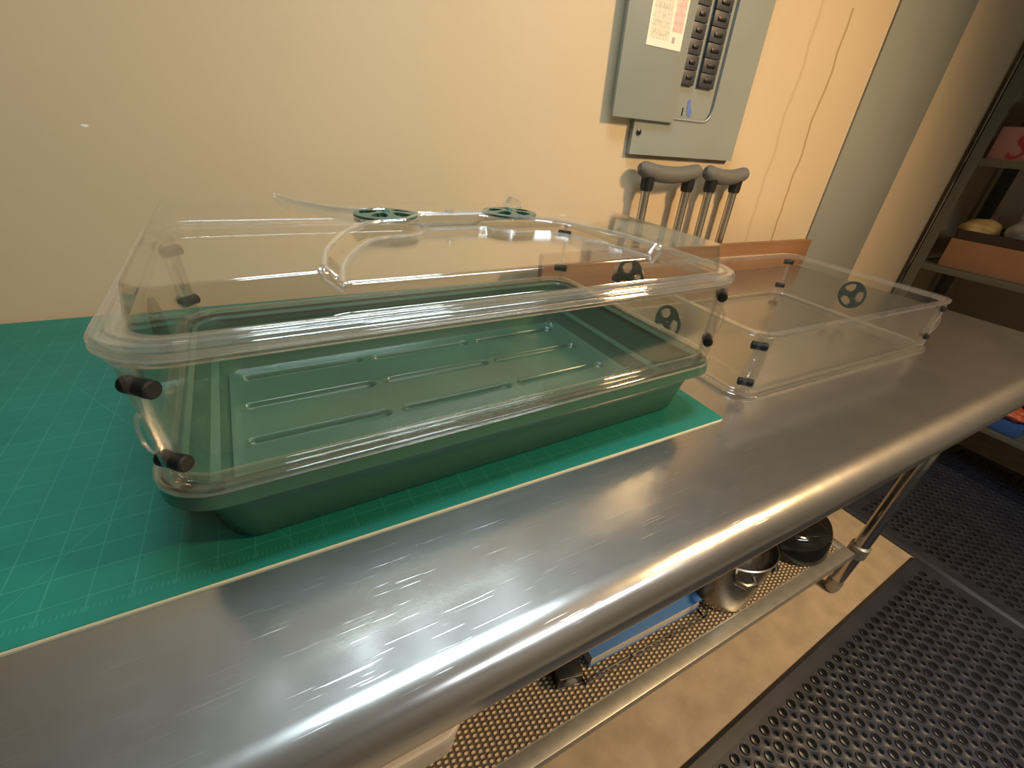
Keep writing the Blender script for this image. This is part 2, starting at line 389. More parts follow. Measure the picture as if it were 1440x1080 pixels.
# ------------------------------------------------------------------ steel work table
table = tag(empty('work_table', (0, 0, 0)), 'long stainless steel work table with rounded front edge and tubular legs', 'table')
TX0, TX1, TYB = -1.05, 1.452, .835
prof = [(TYB, .9), (.150, .9)]
prof[1] = (.158, .9)
for k in range(1, 19):
    a = math.radians(135)*k/18; prof.append((.158-.032*math.sin(a), .868+.032*math.cos(a)))
prof += [(.142, .8475), (.137, .849)]
for k in range(14, 0, -1):
    a = math.radians(135)*k/18; prof.append((.158-.029*math.sin(a), .868+.029*math.cos(a)))
prof += [(.160, .8965), (TYB, .8965)]
tt = MB().prism(prof, TX0, TX1, 'x')
tt.build('tabletop', M['steel_top'], table, 50)
MB().box((TX0+.06, TYB-.03, .842), (TX1-.06, TYB-.003, .8955)).build('back_apron', M['galv'], table)
for lx, ly in ((-.95, .245), (-.95, .76), (1.375, .245), (1.375, .76)):
    lg = MB().lathe([(.0205, .05), (.0205, .8955)], 24, (lx, ly, 0)).build('leg', M['chrome'], table)
    MB().lathe([(.012, 0), (.019, .004), (.023, .02), (.023, .045), (.017, .075), (.0205, .0755)], 24, (lx, ly, 0)).build('foot', M['galv'], lg)
    MB().lathe([(.0215, .17), (.027, .175), (.027, .215), (.0215, .22)], 24, (lx, ly, 0)).build('clamp_collar', M['galv'], lg)
# undershelf: flat sheet with a turned-up lip all round
SZ = .2
MB().box((-.93, .27, SZ-.006), (1.34, .76, SZ-.001)).build('undershelf', M['galv'], table)
for a, b in (((-.93, .239, SZ-.03), (1.345, .272, SZ)), ((-.93, .735, SZ-.03), (1.345, .768, SZ)), ((1.315, .27, SZ-.03), (1.345, .737, SZ-.0005)), ((-.93, .27, SZ-.03), (-.90, .737, SZ-.0005))):
    MB().box(a, b, .003).build('shelf_rail', M['galv'], table)
tag(MB().box((0, 0, 0), (2.16, .455, .003)).build('shelf_liner', liner_material(), loc=(-.86, .275, SZ-.0005)),
    'beige knobbly non-slip liner covering the lower shelf of the steel table', 'shelf liner')

# ------------------------------------------------------------------ cutting mat
MX0, MY0, MWX, MWY = .472-.9144, .279, .9144, .6096
mat = tag(empty('cutting_mat', (MX0, MY0, .9)), 'big green self-healing cutting mat with faint inch grid on the steel table', 'cutting mat')
poly = rr(MWX, MWY, 0, .004, 4)
MB().prism(poly, 0, .0022, 'z').build('core', M['mat_edge'], mat)['label'] = 'pale cream core layer showing along the edge'
MB().prism(rr(MWX, MWY, .0002, .004, 4), .0022, .003, 'z').build('top_layer', M['mat_green'], mat)
ZM = .903

# ------------------------------------------------------------------ brown board behind
tag(MB().box((.50, .814, .9), (1.483, .832, .976), .0015).build('wooden_board', M['brown_wood']),
    'long reddish brown board standing on edge along the back of the table', 'board')

# ------------------------------------------------------------------ propagator
PL, PW, PR = .563, .357, .042
PX, PY, PA = -.1037, .2818, .030
def at_base(z): return (PX, PY, z)

# -- tray
tray = tag(empty('seed_tray', at_base(ZM), PA), 'dark green plastic seed tray with long grooves in its floor, under the clear collar', 'seed tray')
TH = .9790-ZM            # rim height above the mat
def tray_basin():
    H = TH
    outer = [(.0135, H-.004), (.016, .050), (.0275, .004), (.031, 0.0)]
    inner = [(.0160, H-.002), (.0215, .0345), (.0285, .0315), (.0310, .0105), (.034, .0070)]
    lo = [[(x, y, z) for x, y in rr(PL, PW, d, PR+.01)] for d, z in outer]
    li = [[(x, y, z) for x, y in rr(PL, PW, d, PR+.01)] for d, z in inner]
    m = len(lo[0]); loops = lo[::-1]+li
    vs = [p for lp in loops for p in lp]; k = len(loops)
    fs = [(j*m+i, j*m+(i+1) % m, (j+1)*m+(i+1) % m, (j+1)*m+i) for j in range(k-1) for i in range(m)]
    fs.append(tuple(range(m))[::-1])
    return mk('basin', vs, fs, M['tray_green'], tray, 40)
tray_basin()
SLOTS = [(x0, x0+.130, y) for x0 in (.052, .213, .372) for y in (.158, .231, .303)]
def tray_floor():
    x0, y0, x1, y1 = .0335, .0335, PL-.0335, PW-.0335
    nx = 210; ny = 260; vs = []; fs = []
    for j in range(ny+1):
        for i in range(nx+1):
            x = x0+(x1-x0)*i/nx; y = y0+(y1-y0)*j/ny; z = .0070
            for a, b, c in SLOTS:
                dx = max(a-x, 0, x-b); dd = math.hypot(dx, y-c)
                if dd < .0095:
                    t = min(1, max(0, (.0086-dd)/.0026)); z -= .0062*t*t*(3-2*t)
            # raised band round the edge of the floor
            e = min(x-x0, x1-x, y-y0, y1-y)
            if e < .012: t = (1-e/.012); z += .0035*t*t
            vs.append((x, y, z))
    for j in range(ny):
        for i in range(nx):
            a = j*(nx+1)+i; fs.append((a, a+1, a+nx+2, a+nx+1))
    return mk('floor_panel', vs, fs, M['tray_green'], tray, 60)
tray_floor()
ring(PL, PW, [(0, TH-.012), (.002, TH-.001), (.004, TH), (.016, TH), (.0185, TH-.003), (.0165, TH-.004), (.004, TH-.003), (.002, TH-.012)], PR, 'rim', M['tray_green'], tray)

# -- clear collar (two of them)
def vent_mesh(R_, n_open=5, phase=.3, thick=.0018, open_r=(.30, .82)):
    seg = 80; radii = [0.10, .2, .30, .42, .55, .68, .82, .92, 1.0]
    mb = MB(); keep = []
    for i in range(seg):
        for j in range(len(radii)-1):
            rm = (radii[j]+radii[j+1])/2; am = 2*PI*(i+.5)/seg
            f = ((am+phase)*n_open/(2*PI)) % 1
            w = .30*math.sin(PI*min(1, max(0, (rm-open_r[0]+.06)/(open_r[1]-open_r[0]+.12))))**.5+.02
            if open_r[0] <= rm <= open_r[1] and abs(f-.5) < w: continue
            keep.append((i, j))
    vs = []; fs = []; K = len(radii)
    for zz in (0, thick):
        for i in range(seg):
            for j, q in enumerate(radii):
                bulge = .0022*(1-q)**.7 if zz else 0
                a = 2*PI*i/seg; vs.append((R_*q*math.cos(a), R_*q*math.sin(a), zz+bulge))
    off = seg*K; S = set(keep)
    idx = lambda i, j, t: t*off+(i % seg)*K+j
    for i, j in keep:
        fs.append((idx(i, j, 1), idx(i, j+1, 1), idx(i+1, j+1, 1), idx(i+1, j, 1)))
        fs.append((idx(i, j, 0), idx(i+1, j, 0), idx(i+1, j+1, 0), idx(i, j+1, 0)))
        if ((i+1) % seg, j) not in S: fs.append((idx(i+1, j, 0), idx(i+1, j, 1), idx(i+1, j+1, 1), idx(i+1, j+1, 0)))
        if ((i-1) % seg, j) not in S: fs.append((idx(i, j, 0), idx(i, j+1, 0), idx(i, j+1, 1), idx(i, j, 1)))
        if (i, j-1) not in S: fs.append((idx(i, j, 0), idx(i, j, 1), idx(i+1, j, 1), idx(i+1, j, 0)))
        if (i, j+1) not in S: fs.append((idx(i, j+1, 0), idx(i+1, j+1, 0), idx(i+1, j+1, 1), idx(i, j+1, 1)))
    return vs, fs
def add_vent(parent, mtx, R_, n_open, phase, mat):
    vs, fs = vent_mesh(R_, n_open, phase)
    o = mk('vent', [mtx @ Vector(v) for v in vs], fs, mat, parent, 40)
    hub = MB().lathe([(.10*R_, -.001), (.15*R_, .003), (.10*R_, .005), (.02*R_, .0055)], 16, mtx=mtx).build('hub', mat, o)
    return o

CH = 1.078-.979
def make_collar(name, loc, rz, label):
    t = tag(empty(name, loc, rz), label, 'propagator collar', 'clear propagator collars')
    t_ = .0018
    prof = [(.013, .004), (.0125, CH-.004), (.0125+t_, CH-.004), (.013+t_, .004)]
    for side in ('front', 'right', 'back', 'left'):
        vs, fs = side_sheet(PL, PW, prof, PR, side)
        o = mk('side_panel' if side in ('front', 'back') else 'end_panel', vs, fs, M['clear'], t, 40)
        if side in ('left', 'right'):
            x = PL-.012 if side == 'right' else .012
            ax = Matrix.Translation((x, PW/2, CH*.52)) @ (Matrix.Rotation(PI/2, 4, 'Y') if side == 'right' else Matrix.Rotation(-PI/2, 4, 'Y'))
            add_vent(o, ax, .0285, 3, .55, M['vent_dark'])
    # lips at foot and head
    def bead(cd, cz, r, a0, a1, n=5): return [(cd+r*math.cos(math.radians(a0+(a1-a0)*q/n)), cz+r*math.sin(math.radians(a0+(a1-a0)*q/n))) for q in range(n+1)]
    ring(PL, PW, [(.0003, .0)]+bead(.0024, .0032, .0022, 190, 60)+[(.0062, .0042), (.0095, .0044)]+bead(.0124, .0075, .0022, 240, 90)+[(.0150, .0095), (.0150, 0)], PR, 'bottom_lip', M['clear_rim'], t, smooth=65)
    ring(PL, PW, [(.0045, CH), (.0045, CH-.004), (.0105, CH-.0055), (.0125, CH-.008), (.0150, CH-.008), (.0150, CH)], PR, 'top_lip', M['clear_rim'], t)
    # corner fins pinned by black pegs
    k = 1/math.sqrt(2)
    c0 = .013+PR-.013-(PR-.013)*k
    for sx, sy in ((0, 0), (1, 0), (1, 1), (0, 1)):
        dx, dy = (-1 if sx == 0 else 1)*k, (-1 if sy == 0 else 1)*k
        bx = c0 if sx == 0 else PL-c0; by = c0 if sy == 0 else PW-c0
        tx, ty = -dy, dx
        rot = Matrix(((dx, tx, 0, bx), (dy, ty, 0, by), (0, 0, 1, 0), (0, 0, 0, 1)))
        MB().box((-.001, -.0026, .004), (.0095, .0026, CH-.004), .0008, rot).build('corner_fin', M['clear_rim'], t)
        for z in (.024, .080):
            pts = [rot @ Vector((.004, s, z)) for s in (-.0088, -.0080, -.0060, -.003, .003, .0075, .0112, .0122)]
            MB().tube(pts, [.0044, .0056, .0058, .0054, .0056, .0060, .0058, .0046], 18).build('peg', M['peg'], t)
        # small moulded loop half way up the fin
        lp = [rot @ Vector((.010+.004*math.cos(a), .0, CH*.5+.014*math.sin(a))) for a in [2*PI*q/16 for q in range(16)]]
        MB().tube(lp, .0014, 8, True).build('finger_loop', M['clear_rim'], t)
    return t
make_collar('propagator_collar', at_base(.979), PA, 'clear plastic collar with black corner pegs fitted between green tray and vented lid')
make_collar('propagator_collar.001', (.527, .2958, .9), -.020, 'empty clear plastic collar standing alone on the bare steel beside the green tray')

# -- lid
lid = tag(empty('propagator_hood', at_base(1.078), PA), 'clear plastic lid with two green vents and a finger recess, on top of the propagator', 'lid')
FZ = .0085
def arc(cd, cz, r, a0, a1, n=5):
    return [(cd+r*math.cos(math.radians(a0+(a1-a0)*k/n)), cz+r*math.sin(math.radians(a0+(a1-a0)*k/n))) for k in range(n+1)]
ring(PL, PW, arc(.0014, .0018, .0014, 270, 100)+arc(.0022, .0056, .0016, 250, 90)+arc(.0040, FZ-.0004, .0016, 150, 60)+[(.0085, FZ+.0006)]
     +arc(.0112, FZ+.0006, .0018, 170, 10)+[(.0150, FZ+.0006), (.0205, FZ+.0006), (.0205, FZ-.0022), (.0050, FZ-.003), (.0040, .0004)], PR+.004, 'flange', M['clear_rim'], lid, smooth=65)
CONT = [(0, .173), (.028, .173), (.036, .170), (.047, .158), (.056, .150), (.068, .148), (.082, .146), (.097, .138), (.112, .120), (.127, .093), (.139, .062), (.1455, .03), (.147, .0), (.1472, -.05)]
def cont_dist(u, y):
    """signed distance-like measure, positive inside the finger recess"""
    best = 9
    for (a, b), (c, d) in zip(CONT, CONT[1:]):
        ex, ey = c-a, d-b; t = max(0, min(1, ((u-a)*ex+(y-b)*ey)/(ex*ex+ey*ey)))
        best = min(best, math.hypot(u-a-ex*t, y-b-ey*t))
    inside = False
    for (a, b), (c, d) in zip(CONT, CONT[1:]):
        if (b > y) != (d > y) and False: pass
    # contour is single-valued along u for u <= .147
    yc = None
    for (a, b), (c, d) in zip(CONT, CONT[1:]):
        if a <= u <= c: yc = b+(d-b)*((u-a)/(c-a) if c > a else 0); break
    inside = yc is not None and y < yc
    return best if inside else -best
def sm(t): t = max(0, min(1, t)); return t*t*(3-2*t)
def lid_height(x, y):
    u = abs(x-PL/2); v = abs(y-PW/2)
    top = .0345+.0080*(1-(u/(PL/2))**2)*(1-.5*(v/(PW/2))**2)
    yy = min(y, PW-y)
    s = cont_dist(u, yy)
    rec = sm((s+.0042)/.0095)
    floor_ = .0300+.0015*sm((yy-.02)/.12)
    top = top+(floor_-top)*rec
    top += .0011*math.exp(-((s+.0046)/.0022)**2)-.0008*math.exp(-((s-.0062)/.0022)**2)  # lip and groove shaped into the recess edge to catch highlights
    # rounded-rectangle wall
    ins = .0185; r = .026
    qx = u-(PL/2-ins-r); qy = v-(PW/2-ins-r)
    d = -(math.hypot(max(qx, 0), max(qy, 0))+min(max(qx, qy), 0)-r)
    wall = sm((d+.0005)/.0085)
    return FZ+(top-FZ)*wall
def lid_shell():
    def grid(T, step):
        e = [.0165, .018, .0190, .0200, .0210, .0220, .0230, .0240, .0250, .0262, .0274, .0286, .0298]
        n = int((T-2*.031)/step); mid = [.031+(T-.062)*i/n for i in range(n+1)]
        return e+mid+[T-a for a in e[::-1]]
    xs = grid(PL, .0015); ys = grid(PW, .0014); nx = len(xs); vs = []; fs = []
    for y in ys:
        for x in xs: vs.append((x, y, lid_height(x, y)))
    for j in range(len(ys)-1):
        for i in range(nx-1):
            a = j*nx+i; fs.append((a, a+1, a+nx+1, a+nx))
    o = mk('shell', vs, fs, M['clear_lid'], lid, 0)
    o.data.shade_smooth()
    md = o.modifiers.new('thickness', 'SOLIDIFY'); md.thickness = .0014; md.offset = -1
    return o
lid_shell()
def recess_glint(off, flip, r):  # tubes added along the recess edges to stand in for highlight lines
    half = [Vector(p) for p in CONT[:-1]]; half[-1] = Vector((.147, .0285))
    pts = [Vector((-p.x, p.y)) for p in half[:0:-1]]+half
    fine = []
    for i in range(len(pts)-1):
        p0, p1, p2, p3 = pts[max(i-1, 0)], pts[i], pts[i+1], pts[min(i+2, len(pts)-1)]
        for k in range(6):
            t = k/6; fine.append(.5*((2*p1)+(p2-p0)*t+(2*p0-5*p1+4*p2-p3)*t*t+(3*p1-p0-3*p2+p3)*t**3))
    fine.append(pts[-1]); out = []
    for i, p in enumerate(fine):
        t = (fine[min(i+1, len(fine)-1)]-fine[max(i-1, 0)]).normalized(); n = Vector((-t.y, t.x))
        q = p+n*off; x = PL/2+q.x; y = q.y if not flip else PW-q.y
        out.append((x, y, lid_height(x, y)+.0002))
    return MB().tube(out, r, 10).build('recess_glint', M['clear_glint'], lid)
for flip in (False, True):
    recess_glint(.0040, flip, .0019); recess_glint(-.0060, flip, .0018)
for sx in (-1, 1):
    x = PL/2+sx*.0685; y = PW/2+.002
    add_vent(lid, Matrix.Translation((x, y, lid_height(x, y)+.0006)), .0300, 5, .2 if sx < 0 else .5, M['vent'])
MB().lathe([(.0045, 0), (.0045, .003), (.003, .005), (.0005, .0055)], 16, (PL/2-.004, PW/2, lid_height(PL/2, PW/2))).build('centre_nub', M['clear_rim'], lid)

# ------------------------------------------------------------------ electrical panel
panel = tag(empty('breaker_panel', (.747, YW, 1.17)), 'grey steel breaker panel with open door and directory card, high on the tan wall', 'electrical panel')
W_, H_ = .345, .72
# trim plate with the breaker opening cut out of it
ox0, ox1, oz0 = .103, .236, .072
def rounded_open(n=8, r=.03):
    return [(ox1-r+r*math.sin(PI/2*k/n), oz0+r-r*math.cos(PI/2*k/n)) for k in range(n+1)]
plate = MB()
plate.box((0, -.014, 0), (W_, -.0005, oz0))
plate.box((0, -.014, oz0), (ox0, -.0005, H_))
plate.box((ox1, -.014, oz0), (W_, -.0005, H_))
cor = rounded_open(); poly = [(ox1, oz0)]+[(x, z) for x, z in cor[::-1]]
plate.prism(poly, -.014, -.0005, 'y')
plate.build('trim_plate', M['panel_grey'], panel, 30)
MB().box((ox0-.001, -.009, oz0-.002), (ox1+.001, -.003, H_)).build('dead_front', M['panel_grey'], panel)
MB().tube([(ox1-.003, -.0142, H_)]+[(x-.003, -.0142, z+.003) for x, z in cor[::-1]]+[(ox0, -.0142, oz0+.003)], .0022, 8).build('opening_lip', M['panel_grey'], panel)
for cx0, cx1 in ((.109, .149), (.165, .213)):
    for k in range(10):
        z0 = .139+.0265*k
        br = MB().box((cx0, -.0165, z0), (cx1, -.008, z0+.0255), .0012).build('breaker', M['breaker'], panel)
        MB().box((cx0+.012, -.0195, z0+.010), (cx1-.012, -.016, z0+.016), .0012).build('toggle', M['dark_plastic'], br)
MB().lathe([(.006, 0), (.0062, .0025), (.002, .004)], 16, mtx=Matrix.Translation((.016, -.0140, .043)) @ Matrix.Rotation(PI/2, 4, 'X')).build('screw', M['dark_plastic'], panel)
st = MB().prism([(.150, .112), (.157, .116), (.161, .102), (.170, .092), (.166, .082), (.155, .084), (.152, .096)], -.0098, -.0089, 'y').build('sticker', M['blue_sticker'], panel)
st['label'] = 'small blue sticker below the breakers'
MB().box((.138, -.0100, .083), (.141, -.0089, .098)).build('key_slot', M['dark_plastic'], panel)
# the door, swung open against the wall at one side
door = MB().box((-.070, -.0235, .066), (.103, -.0143, H_), .0025).build('door', M['panel_grey'], panel)
MB().box((0, 0, 0), (.095, .0006, .40)).build('directory_card', M['label'], door, loc=(-.014, -.0243, .190))
door_h = MB().tube([(.103, -.0185, .066), (.103, -.0185, H_)], .004, 10).build('hinge', M['panel_grey'], door)

# ------------------------------------------------------------------ crutches leaning on the wall
def make_crutch(name, x0, x1, label):
    t = tag(empty(name, ((x0+x1)/2, .866, 0)), label, 'crutch', 'underarm crutches')
    w = (x1-x0)/2
    pts = []; rs = []
    for k in range(21):
        s = -1+2*k/20
        pts.append((s*(w-.006), 0, 1.136+.014*s*s-.003)); rs.append(.0185*(1-.55*abs(s)**14)-.001*abs(s))
    MB().tube(pts, rs, 16).build('underarm_pad', M['crutch_pad'], t)
    for sx in (-1, 1):
        xt = sx*(w-.038)
        u = [(xt, 0, 1.125), (xt*.98, 0, .92), (xt*.9, -.001, .55), (xt*.25, -.002, .42), (xt*.2, -.002, .30)]
        MB().tube(u, .0105, 14).build('upright', M['crutch_tube'], t)
        MB().lathe([(.0135, 1.098), (.0155, 1.105), (.0155, 1.128)], 14, (xt, 0, 0)).build('ferrule', M['dark_plastic'], t)
    MB().tube([(-.075, 0, .72), (.075, 0, .72)], .014, 14).build('hand_grip', M['crutch_pad'], t)
    MB().tube([(0, -.002, .45), (0, -.003, .03)], .011, 14).build('lower_leg', M['crutch_tube'], t)
    MB().lathe([(.021, 0), (.021, .012), (.014, .05)], 16, (0, -.003, 0)).build('rubber_tip', M['dark_plastic'], t)
    return t
make_crutch('crutch', .762, .972, 'aluminium crutch with grey underarm pad, against the wall under the panel door')
make_crutch('crutch.001', .978, 1.150, 'aluminium crutch with grey underarm pad, against the wall under the breaker columns')

# ------------------------------------------------------------------ things on the lower shelf
ZS = SZ+.0026
def solid_rr(name, L_, W_, r, prof, mat, parent, loc=None, rz=0):
    """closed lofted rounded box: prof = [(inset, z)] from bottom to top"""
    loops = [[(x, y, z) for x, y in rr(L_, W_, d, r, 8)] for d, z in prof]; m = len(loops[0])
    vs = [p for lp in loops for p in lp]; k = len(loops)
    fs = [(j*m+i, j*m+(i+1) % m, (j+1)*m+(i+1) % m, (j+1)*m+i) for j in range(k-1) for i in range(m)]
    fs += [tuple(range(m))[::-1], tuple((k-1)*m+i for i in range(m))]
    return mk(name, vs, fs, mat, parent, 35, loc, rz)
tub = tag(empty('storage_tub', (-.25, .315, ZS)), 'off-white plastic tub with rounded corners at the open end of the lower shelf', 'tub')
solid_rr('tub_body', .38, .30, .05, [(.02, 0), (.015, .004), (.004, .10)], M['white_tub'], tub)
solid_rr('tub_lid', .38, .30, .05, [(0, .098), (0, .112), (.004, .116), (.012, .116), (.016, .112), (.03, .111)], M['white_tub'], tub)

gad = tag(empty('timer_box', (.365, .345, ZS), -.25), 'little black timer box with round grey button beside the blue book', 'timer')
MB().box((-.028, -.02, 0), (.028, .03, .045), .003).build('case', M['dark_plastic'], gad)
fr = MB().tube([(-.024, -.0205, .004), (.024, -.0205, .004), (.024, -.0205, .041), (-.024, -.0205, .041)], .002, 8, True).build('bezel', M['chrome'], gad)
MB().lathe([(.014, 0), (.014, .003), (.010, .006), (.001, .0065)], 24, mtx=Matrix.Translation((0, -.020, .022)) @ Matrix.Rotation(PI/2, 4, 'X')).build('button', M['button_grey'], gad)

book = tag(empty('blue_book', (.42, .336, ZS+.004), -.03), 'thick blue covered book lying flat in the wire rack', 'book')
MB().box((.003, .002, .003), (.330, .232, .038), .001).build('page_block', M['paper'], book)
MB().box((0, 0, 0), (.334, .236, .003), .001).build('back_cover', M['blue_cover'], book)
MB().box((0, 0, .038), (.334, .236, .0415), .001).build('front_cover', M['blue_cover'], book)
rack = tag(empty('wire_rack', (.395, .312, ZS), -.03), 'low black wire rack around the blue book', 'rack')
rw = MB(); rw.tube([(0, 0, .003), (.36, 0, .003), (.36, .27, .003), (0, .27, .003)], .0022, 8, True); rw.build('base_wire', M['black_wire'], rack)
rt = MB(); rt.tube([(0, 0, .022), (.05, -.002, .028), (.11, .001, .020), (.36, 0, .024), (.36, .27, .024), (0, .27, .024)], .002, 8, True); rt.build('top_wire', M['black_wire'], rack)
up_ = [(0, 0), (.12, 0), (.24, 0), (.36, 0), (.36, .135), (.36, .27), (0, .27), (0, .135)]
for ux, uy in up_:
    MB().tube([(ux, uy, .003), (ux, uy, .024)], .0018, 8).build('upright_wire', M['black_wire'], rack)

pot = tag(empty('steel_pot', (.86, .362, ZS)), 'dull stainless steel pot with strap handle standing past the blue book', 'pot')
MB().lathe([(.02, 0), (.080, 0), (.088, .006), (.096, .14), (.098, .178), (.101, .181), (.098, .183), (.0955, .179), (.093, .14), (.085, .008), (.02, .004)], 48).build('vessel', M['pot_steel'], pot)
hp = [(-.072, -.062, .155), (-.086, -.078, .157), (-.073, -.096, .155), (-.047, -.102, .154), (-.036, -.088, .155)]
MB().tube(hp, [.006, .007, .007, .007, .006], 10).build('handle', M['pot_steel'], pot)
pan = tag(empty('saucepan', (1.205, .39, ZS), .0), 'black glossy saucepan turned upside down beyond the steel pot', 'pan')
MB().lathe([(.122, 0), (.125, .004), (.124, .012), (.116, .060), (.106, .080), (.090, .090), (.02, .094), (.001, .094)], 56).build('body', M['dark_glossy'], pan)
MB().tube([(-.112, -.03, .05), (-.135, -.040, .045), (-.155, -.060, .03), (-.165, -.082, .012)], [.008, .010, .012, .011], 12).build('handle', M['dark_plastic'], pan)

# ------------------------------------------------------------------ rubber floor mats with round holes
def holed_mat(name, x0, y0, x1, y1, rz, label, pitch=.0385, margin=.03):
    w = x1-x0; d = y1-y0; nx = int((w-2*margin)/pitch); ny = int((d-2*margin)/pitch)
    mx = (w-nx*pitch)/2; my = (d-ny*pitch)/2; h = .012; mb = MB(); n = 16; R_ = .0105
    root = tag(empty(name, (x0, y1, 0), rz), label, 'floor mat', 'black rubber floor mats')
    hp = pitch/2
    def cell(cx, cy, R_, lip):
        sq = []
        for k in range(n):
            a = 2*PI*k/n; q = hp/(abs(math.cos(a))+abs(math.sin(a))); sq.append((q*math.cos(a), q*math.sin(a)))
        loops = [[(cx+p[0], cy+p[1], h) for p in sq]]
        for rr_, zz in ((R_*1.30, h), (R_*1.16, h+lip), (R_*1.04, h+lip), (R_, h-.001), (R_*.92, .001)):
            loops.append([(cx+rr_*math.cos(2*PI*k/n), cy+rr_*math.sin(2*PI*k/n), zz) for k in range(n)])
        vs = [p for lp in loops for p in lp]
        fs = [(a*n+k, a*n+(k+1) % n, (a+1)*n+(k+1) % n, (a+1)*n+k) for a in range(len(loops)-1) for k in range(n)]
        mb.add(vs, fs)
    tri = lambda a, b, c: mb.add([(*a, h), (*b, h), (*c, h)], [(0, 1, 2)])
    for j in range(ny):
        for i in range(nx):
            cx = mx+(i+.5)*pitch; cy = -my-(j+.5)*pitch
            cell(cx, cy, .0098, .0038)
            if i < nx-1 and j < ny-1: cell(cx+hp, cy-hp, .0062, .0006)
            if i < nx-1:
                if j == 0: tri((cx, cy+hp), (cx+hp, cy), (cx+pitch, cy+hp))
                if j == ny-1: tri((cx, cy-hp), (cx+pitch, cy-hp), (cx+hp, cy))
            if j < ny-1:
                if i == 0: tri((cx-hp, cy), (cx-hp, cy-pitch), (cx, cy-hp))
                if i == nx-1: tri((cx+hp, cy), (cx, cy-hp), (cx+hp, cy-pitch))
            for sx, sy, e in ((-1, 1, i == 0 and j == 0), (1, 1, i == nx-1 and j == 0), (-1, -1, i == 0 and j == ny-1), (1, -1, i == nx-1 and j == ny-1)):
                if e: tri((cx+sx*hp, cy), (cx+sx*hp, cy+sy*hp), (cx, cy+sy*hp))
    me_o = mk('sheet', mb.v, mb.f, M['rubber'], root, 40)
    b = MB()
    x_a, x_b, y_a, y_b = mx, w-mx, -my, -d+my
    for lo in ((x_a, y_a, x_b, y_b),):
        o_ = [(0, 0), (w, 0), (w, -d), (0, -d)]; i_ = [(x_a, y_a), (x_b, y_a), (x_b, y_b), (x_a, y_b)]
        s_ = [(.010, -.010), (w-.010, -.010), (w-.010, -d+.010), (.010, -d+.010)]
        vs = [(p[0], p[1], .0) for p in o_]+[(p[0], p[1], .004) for p in o_]+[(p[0], p[1], h+.002) for p in s_]+[(p[0], p[1], h) for p in i_]
        fs = []
        for a in range(3):
            for k in range(4): fs.append((a*4+k, a*4+(k+1) % 4, (a+1)*4+(k+1) % 4, (a+1)*4+k))
        b.add(vs, fs)
    b.build('border', M['rubber'], root, 20)
    return root
holed_mat('floor_mat', .20, -1.0, 1.79, .112, .044, 'black rubber floor mat with round drain holes lying in front of the steel table')
holed_mat('floor_mat.001', 1.80, -.75, 2.86, .455, 0.0, 'black rubber floor mat with round holes between the table leg and the shelving')

# ------------------------------------------------------------------ shelving unit at the right
SX = 2.43
shelf = tag(empty('shelving_unit', (SX, .875, 0)), 'olive grey steel shelving unit standing in the corner past the grey board', 'shelving')
for px, py in ((0, 0), (.45, 0), (0, -1.25), (.45, -1.25)):
    sx = 1 if px == 0 else -1; sy = -1 if py == 0 else 1
    a = MB(); a.box((px, py, 0), (px+sx*.004, py+sy*.042, 2.0)); a.box((px, py, 0), (px+sx*.042, py+sy*.004, 2.0)); a.build('post', M['shelf_metal'], shelf)
LEV = (.30, .845, 1.236, 1.62)
for z in LEV:
    sh = MB().box((.005, -1.245, z), (.445, -.005, z+.003)); sh.build('shelf_board', M['shelf_metal'], shelf)
    MB().box((.004, -1.246, z-.022), (.010, -.004, z+.003), .001).build('shelf_edge', M['shelf_metal'], shelf)
def shelf_pt(dx, dy, z): return (SX+dx, .875+dy, z)
bx = tag(empty('lettered_box', shelf_pt(.03, -.045, LEV[2]+.003)), 'pinkish carton with a big red letter on the upper shelf', 'box')
MB().box((0, -.36, 0), (.30, 0, .105), .002).build('carton', M['red_box'], bx)
cu = bpy.data.curves.new('letter', 'FONT'); cu.body = 'S'; cu.size = .125; cu.extrude = .0006; cu.shear = .25; cu.align_x = 'CENTER'
tx = bpy.data.objects.new('letter', cu); C.objects.link(tx); tx.parent = bx; cu.materials.append(M['red_ink'])
bpy.context.view_layer.update()
tm = bpy.data.meshes.new_from_object(tx.evaluated_get(bpy.context.evaluated_depsgraph_get()))
bpy.data.objects.remove(tx); tx = bpy.data.objects.new('letter', tm); C.objects.link(tx); tx.parent = bx
tx.location = (-.0012, -.075, .006); tx.rotation_euler = (PI/2, 0, -PI/2)
cb = tag(empty('cardboard_box', shelf_pt(.03, -.08, LEV[1]+.003)), 'low brown cardboard box beneath the bagged bread', 'box')
MB().box((0, -.62, 0), (.36, 0, .108), .002).build('carton', M['cardboard'], cb)
tag(solid_rr('baking_tray', .36, .60, .02, [(.01, 0), (0, .034), (.003, .036), (.008, .034), (.014, .006)], M['dark_tray'], None, shelf_pt(.025, -.675, LEV[1]+.112)),
    'dark brown shallow tray on top of the cardboard box', 'tray')
def lump(name, c, s, mat, seed, amp=.12, parent=None):
    rnd = random.Random(seed); bm = bmesh.new(); bmesh.ops.create_icosphere(bm, subdivisions=4, radius=1)
    ph = [rnd.uniform(0, 6.3) for _ in range(6)]
    for v in bm.verts:
        p = v.co.copy(); k = 1+amp*(math.sin(3*p.x+ph[0])*math.sin(4*p.y+ph[1])+.6*math.sin(7*p.z+5*p.x+ph[2])+.4*math.sin(9*p.y-4*p.x+ph[3]))
        v.co = Vector((p.x*k*s[0], p.y*k*s[1], max(-.62, p.z*k)*s[2]))
    me = bpy.data.meshes.new(name); bm.to_mesh(me); bm.free(); me.materials.append(mat); me.shade_smooth()
    o = bpy.data.objects.new(name, me); C.objects.link(o); o.location = c
    if parent: o.parent = parent
    return o
zt = LEV[1]+.112+.006
